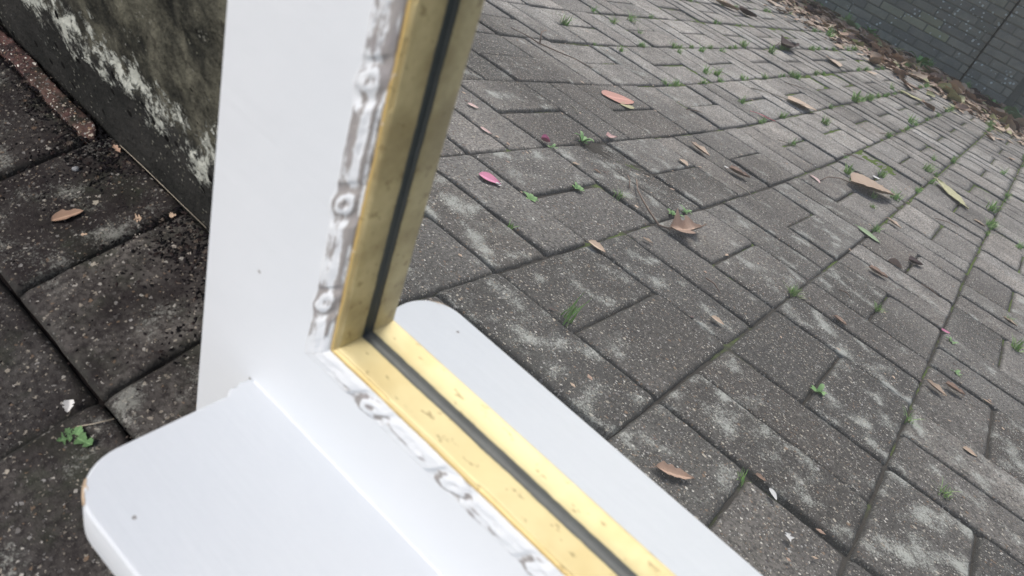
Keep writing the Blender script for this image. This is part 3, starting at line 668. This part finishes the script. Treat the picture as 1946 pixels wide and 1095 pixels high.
for k, (a, b_) in enumerate(frag): place('leaf_scrap', fl[k % 3], a, b_, 'small curled tan or brown leaf scrap on the reflected paving', 'leaf scrap', G2)
lf('petal', L_PINK, (.377, .470), (.392, .497), 'bright pink petal with a white tip', 'petal', .62, .3, .2, stalk=0, ribs=.004)
lf('petal', L_WHITE, (.386, .493), (.392, .499), 'white torn tip of the bright pink petal', 'petal', .8, .1, .1, stalk=0, lift=.0022)
lf('petal', L_PALEPINK, (.519, .361), (.5225, .382), 'narrow pale pink petal above the bright pink one', 'petal', .34, .4, .2, stalk=0)
lf('petal', L_PALEPINK, (.570, .294), (.582, .309), 'short pale pink petal close to the gilt edge', 'petal', .45, .3, .2, stalk=0)
lf('flower_bud', L_PINK, (.633, .403), (.643, .415), 'small dark pink flower bud beside a weed', 'bud', .8, 1.1, .8, stalk=0)
lf('petal', L_PALEPINK, (.851, .408), (.883, .419), 'shrivelled pink petal curled over on a joint', 'petal', .35, 1.1, .5, stalk=0, twist=1)
lf('petal', L_RED, (1.837, .386), (1.872, .434), 'long thin crimson petal with a pale stalk', 'petal', .16, .3, .3, stalk=.4)
lf('petal', L_PINK, (1.039, 1.047), (1.055, 1.060), 'small pink petal on a joint near the right edge', 'petal', .45, .4, .2, stalk=0)
lf('petal', L_PALEPINK, (1.552, .642), (1.532, .674), 'pale pink petal left of the large ribbed tan leaf', 'petal', .5, .3, .2, stalk=0)
lf('feather', L_WHITE, (.209, .966), (.199, .976), 'tiny white feather on the paving below the mirror view centre', 'feather', .35, .2, .3, stalk=0)
lf('paint_flake', L_WHITE, (.166, .997), (.158, 1.003), 'tiny torn white flake nearest the bottom of the mirror view', 'flake', .5, .4, .3, stalk=0, notch=.6)
lf('paint_flake', L_WHITE, (1.170, .545), (1.180, .553), 'white oval flake alone on a grey paver', 'flake', .5, .2, .1, stalk=0)
lf('paint_flake', L_WHITE, (1.935, .728), (1.958, .742), 'white flake on a dark twig end', 'flake', .5, .2, .1, stalk=0)

def tube(name, pts, rad, mat, label, cat, group=None, parent=None):
    V = []; F = []; n = len(pts); k6 = 6
    for i, p in enumerate(pts):
        p = Vector(p); d = (Vector(pts[min(i + 1, n - 1)]) - Vector(pts[max(i - 1, 0)])).normalized()
        a = d.cross(Vector((0, 0, 1))); a = a.normalized() if a.length > .01 else Vector((1, 0, 0)); c = d.cross(a)
        r = rad[i] if isinstance(rad, list) else rad
        for q in range(k6): an = q / k6 * 2 * math.pi; V.append(p + a * r * math.cos(an) + c * r * math.sin(an))
    for i in range(n - 1):
        for q in range(k6): F.append((i * k6 + q, i * k6 + (q + 1) % k6, (i + 1) * k6 + (q + 1) % k6, (i + 1) * k6 + q))
    F.append(tuple(range(k6))[::-1]); F.append(tuple((n - 1) * k6 + q for q in range(k6)))
    base = Vector(pts[0])
    o = mesh_np(name, [v - base for v in V], F, [mat], parent=parent); o.location = base if parent is None else base
    if label: tag(o, label, cat, group)
    return o
def gp(x, y, h=.002): return (x, y, float(zg(x)) + h)
tube('leaf_stalk', [gp(.745, .535, .003), gp(.700, .560, .004), gp(.665, .585, .007), gp(.640, .612, .006), gp(.622, .640, .003), gp(.634, .656, .005)], [.0010, .0012, .0013, .0014, .0016, .0014], M_TWIG, 'long bent brown stalk leading to the crumpled brown leaf', 'stalk')
tube('leaf_stalk', [gp(1.552, .668, .004), gp(1.60, .672, .011), gp(1.66, .690, .011), gp(1.705, .713, .006), gp(1.76, .755, .007)], [.0014, .0012, .0012, .0014, .001], M_TWIG, 'dark arched stalk of the large ribbed tan leaf', 'stalk')
tube('leaf_stalk', [gp(2.10, .262, .003), gp(2.17, .300, .006), gp(2.23, .352, .007), gp(2.28, .395, .009)], [.0016, .0013, .0013, .001], M_STRAW, 'pale straight stalk of the oval ribbed tan leaf', 'stalk')
tw = tube('twig', [gp(1.152, -.04, .003), gp(1.160, .0, .006), gp(1.172, .035, .004), gp(1.205, .07, .004), gp(1.225, .10, .006), gp(1.255, .14, .004)], [.0008, .0010, .0018, .0014, .0012, .0009], M_TWIG, 'forked brown twig near the upper left of the mirror view', 'twig')
base = Vector(gp(1.172, .035, .004))
br = tube('side_shoot', [base, base + Vector((.02, -.02, .02)), base + Vector((.055, -.03, .022))], [.0022, .0014, .0010], M_TWIG, None, None, parent=tw)
br.location = base - Vector(gp(1.152, -.04, .003))
sticks = [((1.460, 1.067), (1.452, 1.098)), ((.887, .881), (.886, .904)), ((.69, .55), (.74, .52)), ((1.10, .60), (1.08, .655)), ((2.0, .62), (2.06, .67)), ((1.43, .33), (1.50, .35)), ((.90, .30), (.87, .335)), ((.56, .75), (.545, .78)),
          ((2.5, .25), (2.6, .31)), ((1.7, .50), (1.76, .56)), ((2.6, .60), (2.75, .64)), ((1.25, .98), (1.24, 1.02)), ((3.0, .1), (3.2, .2)), ((1.9, .92), (1.96, .98))]
for k, (a, b_) in enumerate(sticks):
    mx, my = (a[0] + b_[0]) / 2 + .003, (a[1] + b_[1]) / 2
    tube('small_stick', [gp(*a, .002), gp(mx, my, .004), gp(*b_, .002)], [.0011, .0010, .0007], M_TWIG if k % 3 else M_STRAW, 'short thin stick lying loose on the reflected paving', 'stick', 'short sticks on the paving')

# --- weeds and grass
def grass_mesh(name, seed, n=22, pale=.3, spread=1.0):
    r_ = np.random.RandomState(seed); V = []; F = []; MI = []
    for k in range(n):
        az = r_.rand() * 6.283; lean = (.15 + .95 * r_.rand() ** 1.2) * spread; h = .45 + .6 * r_.rand(); bx, by = r_.normal(0, .13, 2); wd = .022 + .02 * r_.rand()
        off = len(V); N = 6
        for i in range(N):
            q = i / (N - 1); out = lean * q ** 1.6 * h; z = h * (q - .35 * lean * q * q)
            px, py = bx + math.cos(az) * out, by + math.sin(az) * out; ww = wd * (1 - q) ** .6 + .001
            V.append((px - math.sin(az) * ww, py + math.cos(az) * ww, z - .05)); V.append((px + math.sin(az) * ww, py - math.cos(az) * ww, z - .05))
            if i: F.append((off + 2 * i - 2, off + 2 * i - 1, off + 2 * i + 1, off + 2 * i)); MI.append(1 if r_.rand() < pale else 0)
    me = bpy.data.meshes.new(name); me.from_pydata(V, [], F); me.materials.append(M_GRASS); me.materials.append(M_GRASSDRY)
    me.polygons.foreach_set('material_index', MI); me.update(); return me
def weed_mesh(name, seed, n=9):
    r_ = np.random.RandomState(seed); V = []; F = []
    for k in range(n):
        az = k / n * 6.283 + r_.rand() * .6; ln = .45 + .5 * r_.rand(); up = .2 + .5 * r_.rand(); wd = .12 + .07 * r_.rand(); off = len(V)
        for i in range(6):
            q = i / 5; ww = wd * math.sin(math.pi * min(1, .12 + q * .88)) ** .9; d = ln * q; z = up * math.sin(q * 2.0) * ln
            for t in (-1, 0, 1):
                V.append((math.cos(az) * d - math.sin(az) * ww * t, math.sin(az) * d + math.cos(az) * ww * t, z + (.04 * abs(t)) + (r_.rand() - .5) * .03))
            if i:
                for t in (0, 1): F.append((off + 3 * i - 3 + t, off + 3 * i - 2 + t, off + 3 * i + 1 + t, off + 3 * i + t))
    me = bpy.data.meshes.new(name); me.from_pydata(V, [], F); me.materials.append(M_WEED)
    me.polygons.foreach_set('use_smooth', [True] * len(F)); me.update(); return me
GM = [grass_mesh('grass_tuft', 10 + k, 22 + 7 * k, .15 + .12 * k) for k in range(5)]; WM = [weed_mesh('weed', 30 + k, 7 + k) for k in range(4)]
tall = grass_mesh('grass_tuft', 77, 13, .2, .5)
def plant(me, x, y, size, label, cat, group=None, z=None):
    o = bpy.data.objects.new(me.name.split('.')[0], me); C.objects.link(o); o.location = (x, y, (float(zg(x)) if z is None else z) - .004)
    o.scale = (size, size, size); o.rotation_euler = (0, 0, random.random() * 6.28); tag(o, label, cat, group); return o
plant(tall, .221, .7196, .046, 'tall thin upright grass blades beside the reflected shelf', 'grass')
plant(GM[4], .730, .838, .026, 'bushy pale green grass tuft on a crossing of joints', 'grass')
plant(WM[0], .473, .9495, .018, 'small broad leaved weed in the joint right of centre', 'weed')
plant(WM[3], .759, .4137, .027, 'flat broad leaved weed patch beside the shrivelled pink petal', 'weed')
plant(WM[1], .641, .424, .013, 'small weed just below the dark pink bud', 'weed')
plant(WM[2], .4205, .5304, .019, 'bright green weed nearest the bright pink petal', 'weed')
plant(WM[2], .556, .5268, .018, 'yellow green weed sprig in the short joint', 'weed')
plant(GM[1], .635, .5625, .022, 'spiky dark green sprig right of the yellow green weed', 'grass')
plant(GM[0], .315, .570, .016, 'thin grass sprig above the small curled scrap', 'grass')
plant(WM[1], .714, .626, .019, 'low weed beside the crumpled brown leaf, left one', 'weed')
plant(WM[0], .765, .627, .016, 'low weed beside the crumpled brown leaf, right one', 'weed')
plant(WM[3], 1.01, 1.0674, .018, 'trailing pale weed below the small pink petal', 'weed')
plant(WM[1], .875, 1.088, .014, 'second trailing weed lower down the same joint', 'weed')
plant(GM[0], .193, .944, .016, 'few bent dry blades of grass near the bottom of the mirror view', 'grass')
far_t = [(2.027, -.170, .027), (1.854, -.219, .019), (1.925, -.0825, .016), (1.51, -.109, .024), (1.86, .322, .022), (2.967, .415, .034), (3.17, .425, .03), (1.85, .812, .024), (1.73, .776, .015), (2.447, .805, .028), (2.70, .792, .02),
         (.922, .9465, .012), (.577, 1.0535, .014), (.445, 1.112, .014), (2.437, 1.028, .032), (2.18, 1.043, .02), (2.0, .035, .021), (2.2, .024, .026), (2.4, .023, .018), (1.864, -.146, .018), (1.6, .035, .016), (1.94, .162, .022),
         (2.01, .171, .022), (2.73, -.015, .024), (2.95, .034, .028), (2.72, .232, .024), (4.55, -.15, .045), (1.81, .681, .022), (1.76, .709, .016), (2.01, .738, .019), (1.75, .529, .02), (2.24, .487, .024), (3.19, .612, .03),
         (1.23, 1.177, .02), (1.40, 1.154, .014), (3.27, 1.0, .026), (2.16, 1.135, .024), (3.87, .39, .03), (4.58, .823, .03), (5.57, .801, .04), (1.437, .845, .017), (1.626, .796, .012)]
gx = [(c_ * CELL, 0) for c_ in range(5)]
for x, y, s_ in far_t: plant(random.choice(GM), x, y, s_ * 1.75, 'green grass tuft rooted in a paving joint of the mirror view', 'grass', 'grass tufts growing in the paving joints')
for k in range(160):        # more, finer, along the long joints farther off
    j = random.choice([0, 0, 1, 1, 2, 2, 3, 4, -1, -2, 5]); x = 1.5 + 4 * random.random() ** .8; y = j * CELL + random.gauss(0, .004)
    plant(random.choice(GM), x, y, (.012 + .012 * random.random()) + .005 * x * random.random(), 'low grass sprig growing along one of the long far joints', 'grass', 'low sprigs along the far joints')
for k in range(26):
    x = 5.85 + .22 * random.random(); y = random.uniform(-1.6, 2.2)
    plant(random.choice(GM + WM), x, y, .05 + .05 * random.random(), 'weed growing at the foot of the far brick wall', 'weed', 'weeds along the brick wall')
plant(WM[3], 5.72, .20, .12, 'large leafy green weed standing in the leaf drift left of the pier', 'weed')

# --- the drift of leaves by the brick wall
kinds = [(L_BROWN, 'brown curled leaf in the drift along the brick wall', .42), (L_DARK, 'dark chocolate brown leaf in the drift along the brick wall', .18), (L_TAN, 'pale tan leaf in the drift along the brick wall', .30), (L_YELLOW, 'yellow leaf in the drift along the brick wall', .07), (L_GREEN, 'green leaf in the drift along the brick wall', .03)]
DM = {k: [leaf_mesh('drift_leaf', kinds[k][0], 1, .32 + .22 * random.random(), .3 + .9 * random.random(), .2 + .6 * random.random(), seed=300 + 10 * k + q, notch=.2, twist=random.gauss(0, .8)) for q in range(3)] for k in range(5)}
for n_ in range(296):
    r = random.random(); k = 0; acc = 0
    for k in range(5):
        acc += kinds[k][2]
        if r < acc: break
    x = 5.30 + random.gauss(0, .42) * (1 if random.random() < .8 else 1.7); x = min(max(x, 3.6), 6.05); y = random.uniform(-1.9, 1.9)
    if random.random() < .4: y = random.gauss(.35, .45); x = min(x, 5.6)
    o = bpy.data.objects.new('drift_leaf', random.choice(DM[k])); C.objects.link(o); s_ = .07 + .08 * random.random()
    o.location = (x, y, float(zg(x)) + .003 + .022 * random.random() * max(0, .5 - abs(x - 5.3))); o.scale = (s_,) * 3
    o.rotation_euler = (random.gauss(0, .2), random.gauss(0, .18), random.random() * 6.28)
    tag(o, kinds[k][1], 'leaf', 'fallen leaves drifted along the brick wall')

# --- crumbs nobody could count
def crumbs(name, n, fx, fy, size, mats, probs, label, flat=.5, zoff=.0, jz=0.0):
    V = []; F = []; MI = []
    for k in range(n):
        x, y = fx(), fy(); s_ = size * (.35 + random.random() ** 2 * 1.3); z = float(zg(x)) + s_ * flat * .4 + zoff
        a = random.random() * 6.28; off = len(V); el = 1 + random.random() * 1.3
        for q, (dx, dy, dz) in enumerate(((1, 0, 0), (0, 1, 0), (-1, 0, 0), (0, -1, 0), (0, 0, 1), (0, 0, -1))):
            dx *= el * (.7 + .6 * random.random()); dy *= .7 + .6 * random.random()
            V.append((x + s_ * (dx * math.cos(a) - dy * math.sin(a)), y + s_ * (dx * math.sin(a) + dy * math.cos(a)), z + dz * s_ * flat + jz * s_ * random.random()))
        mi = random.choices(range(len(mats)), probs)[0]
        for q in range(4): F.append((off + q, off + (q + 1) % 4, off + 4)); F.append((off + (q + 1) % 4, off + q, off + 5)); MI += [mi, mi]
    o = mesh_np(name, V, F, mats, smooth=False, midx=MI); tag(o, label, name.replace('_', ' '), kind='stuff')
def wallx():
    return -.331 + abs(random.gauss(0, .030))
crumbs('loose_soil', 15000, wallx, lambda: random.uniform(.05, .80), .0008, [M_GRIT], [1], 'black gritty soil crumbs gathered along the foot of the low wall', .7)
crumbs('soil_crumbs', 3500, lambda: -.333 + random.random() * .30, lambda: random.uniform(.2, .95), .0005, [M_GRIT], [1], 'fine black crumbs strewn over the damp pavers by the low wall', .7)
crumbs('litter_bits', 2300, lambda: .1 + 5.2 * random.random() ** .9, lambda: random.uniform(-1, 1.4), .0020, [L_TAN, L_DARK, L_BROWN], [.5, .3, .2], 'tiny bits of leaf and husk scattered over the paving', .35)
crumbs('leaf_litter', 9000, lambda: min(6.1, 5.4 + random.gauss(0, .42)), lambda: random.uniform(-2.2, 2.2), .017, [L_BROWN, L_TAN, L_DARK, L_YELLOW], [.38, .50, .05, .07], 'crumbled leaf litter under the drift by the brick wall', .05, jz=.75)

# --- small things on the damp pavers beside the mirror
lf('maple_seed', L_BROWN, (-.2562, .483), (-.2772, .4872), 'reddish brown winged seed on the dark paver left of the mirror', 'seed', .30, .25, .5, stalk=0, lift=.001, notch=.3)
bits = [('leaf_crumb', L_TAN, (-.2990, .5145), (-.3042, .5166), 'small ochre leaf crumb nearer the winged seed', .8), ('leaf_crumb', L_TAN, (-.3195, .526), (-.3240, .528), 'small ochre leaf crumb nearer the low wall', .7),
        ('leaf_crumb', L_TAN, (-.2650, .506), (-.2688, .508), 'tiny orange husk just below the winged seed', .5), ('leaf_crumb', L_BROWN, (-.3275, .437), (-.3270, .4475), 'dark brown leaf shred at the end of the red brick strip', .3)]
for nm, m_, a, b_, lb, wd in bits: lf(nm, m_, a, b_, lb, 'leaf crumb', wd, .3, .3, stalk=0, lift=.0010, notch=.9)
def pebble(name, x, y, s_, mat, label, cat, flat=.6):
    bm = bmesh.new(); bmesh.ops.create_icosphere(bm, subdivisions=3, radius=1); r_ = random.Random(int(x * 1e4))
    a, b_, c = r_.random() * 3, r_.random() * 3, r_.random() * 3
    for v in bm.verts:
        k = 1 + .16 * math.sin(v.co.x * 2.3 + a) + .14 * math.sin(v.co.y * 3.1 + b_) + .08 * math.sin(v.co.z * 5 + v.co.x * 4 + c); v.co = Vector((v.co.x * k * 1.25, v.co.y * k, v.co.z * k * flat))
    me = bpy.data.meshes.new(name); bm.to_mesh(me); bm.free(); me.materials.append(mat); me.polygons.foreach_set('use_smooth', [True] * len(me.polygons))
    o = bpy.data.objects.new(name, me); C.objects.link(o); o.location = (x, y, .0006 + s_ * flat * .5); o.scale = (s_,) * 3; o.rotation_euler = (0, 0, x * 77); tag(o, label, cat)
pebble('pebble', -.2935, .4450, .0021, M_PEBBLE, 'round grey pebble by the joint below the red brick strip', 'pebble', .8)
lf('paint_flake', L_WHITE, (-.1965, .622), (-.1915, .629), 'white crusty flake on the lichen patch by the green seedling', 'flake', .50, .6, .5, stalk=0, notch=.5)
tube('straw', [(-.3300, .443, .004), (-.3305, .475, .0052), (-.3312, .51, .0045), (-.3325, .553, .003)], .00028, M_STRAW, 'thin pale straw lying along the foot of the low wall', 'straw')
tube('dry_stem', [(-.1905, .640, .001), (-.199, .6465, .0035), (-.2085, .651, .004)], .00045, M_STRAW, 'short pale dry stem beside the green seedling', 'stem')
def seedling():
    t = empty('seedling', (-.187, .646, .0)); tag(t, 'small green seedling with ragged lobed leaves in the joint by the mirror', 'seedling')
    for k, (az, ln, el) in enumerate(((1.9, .0115, .15), (-.3, .0085, .25), (-1.3, .0065, .5), (3.6, .006, .3))):
        me = leaf_mesh('leaf', M_WEEDL, 1, .52, .35, .2, seed=500 + k, notch=.95, stalk=.2, ribs=.01)
        o = bpy.data.objects.new('leaf', me); C.objects.link(o); o.parent = t; o.scale = (ln,) * 3
        o.location = (math.cos(az) * ln * .65, math.sin(az) * ln * .65, .0025); o.rotation_euler = (0, -el, az)
M_WEEDL = mat_leaf('seedling_leaf', (.13, .27, .10), (.22, .38, .17), (.12, .2, .06)); seedling()

SC.render.resolution_x = 1024; SC.render.resolution_y = 576
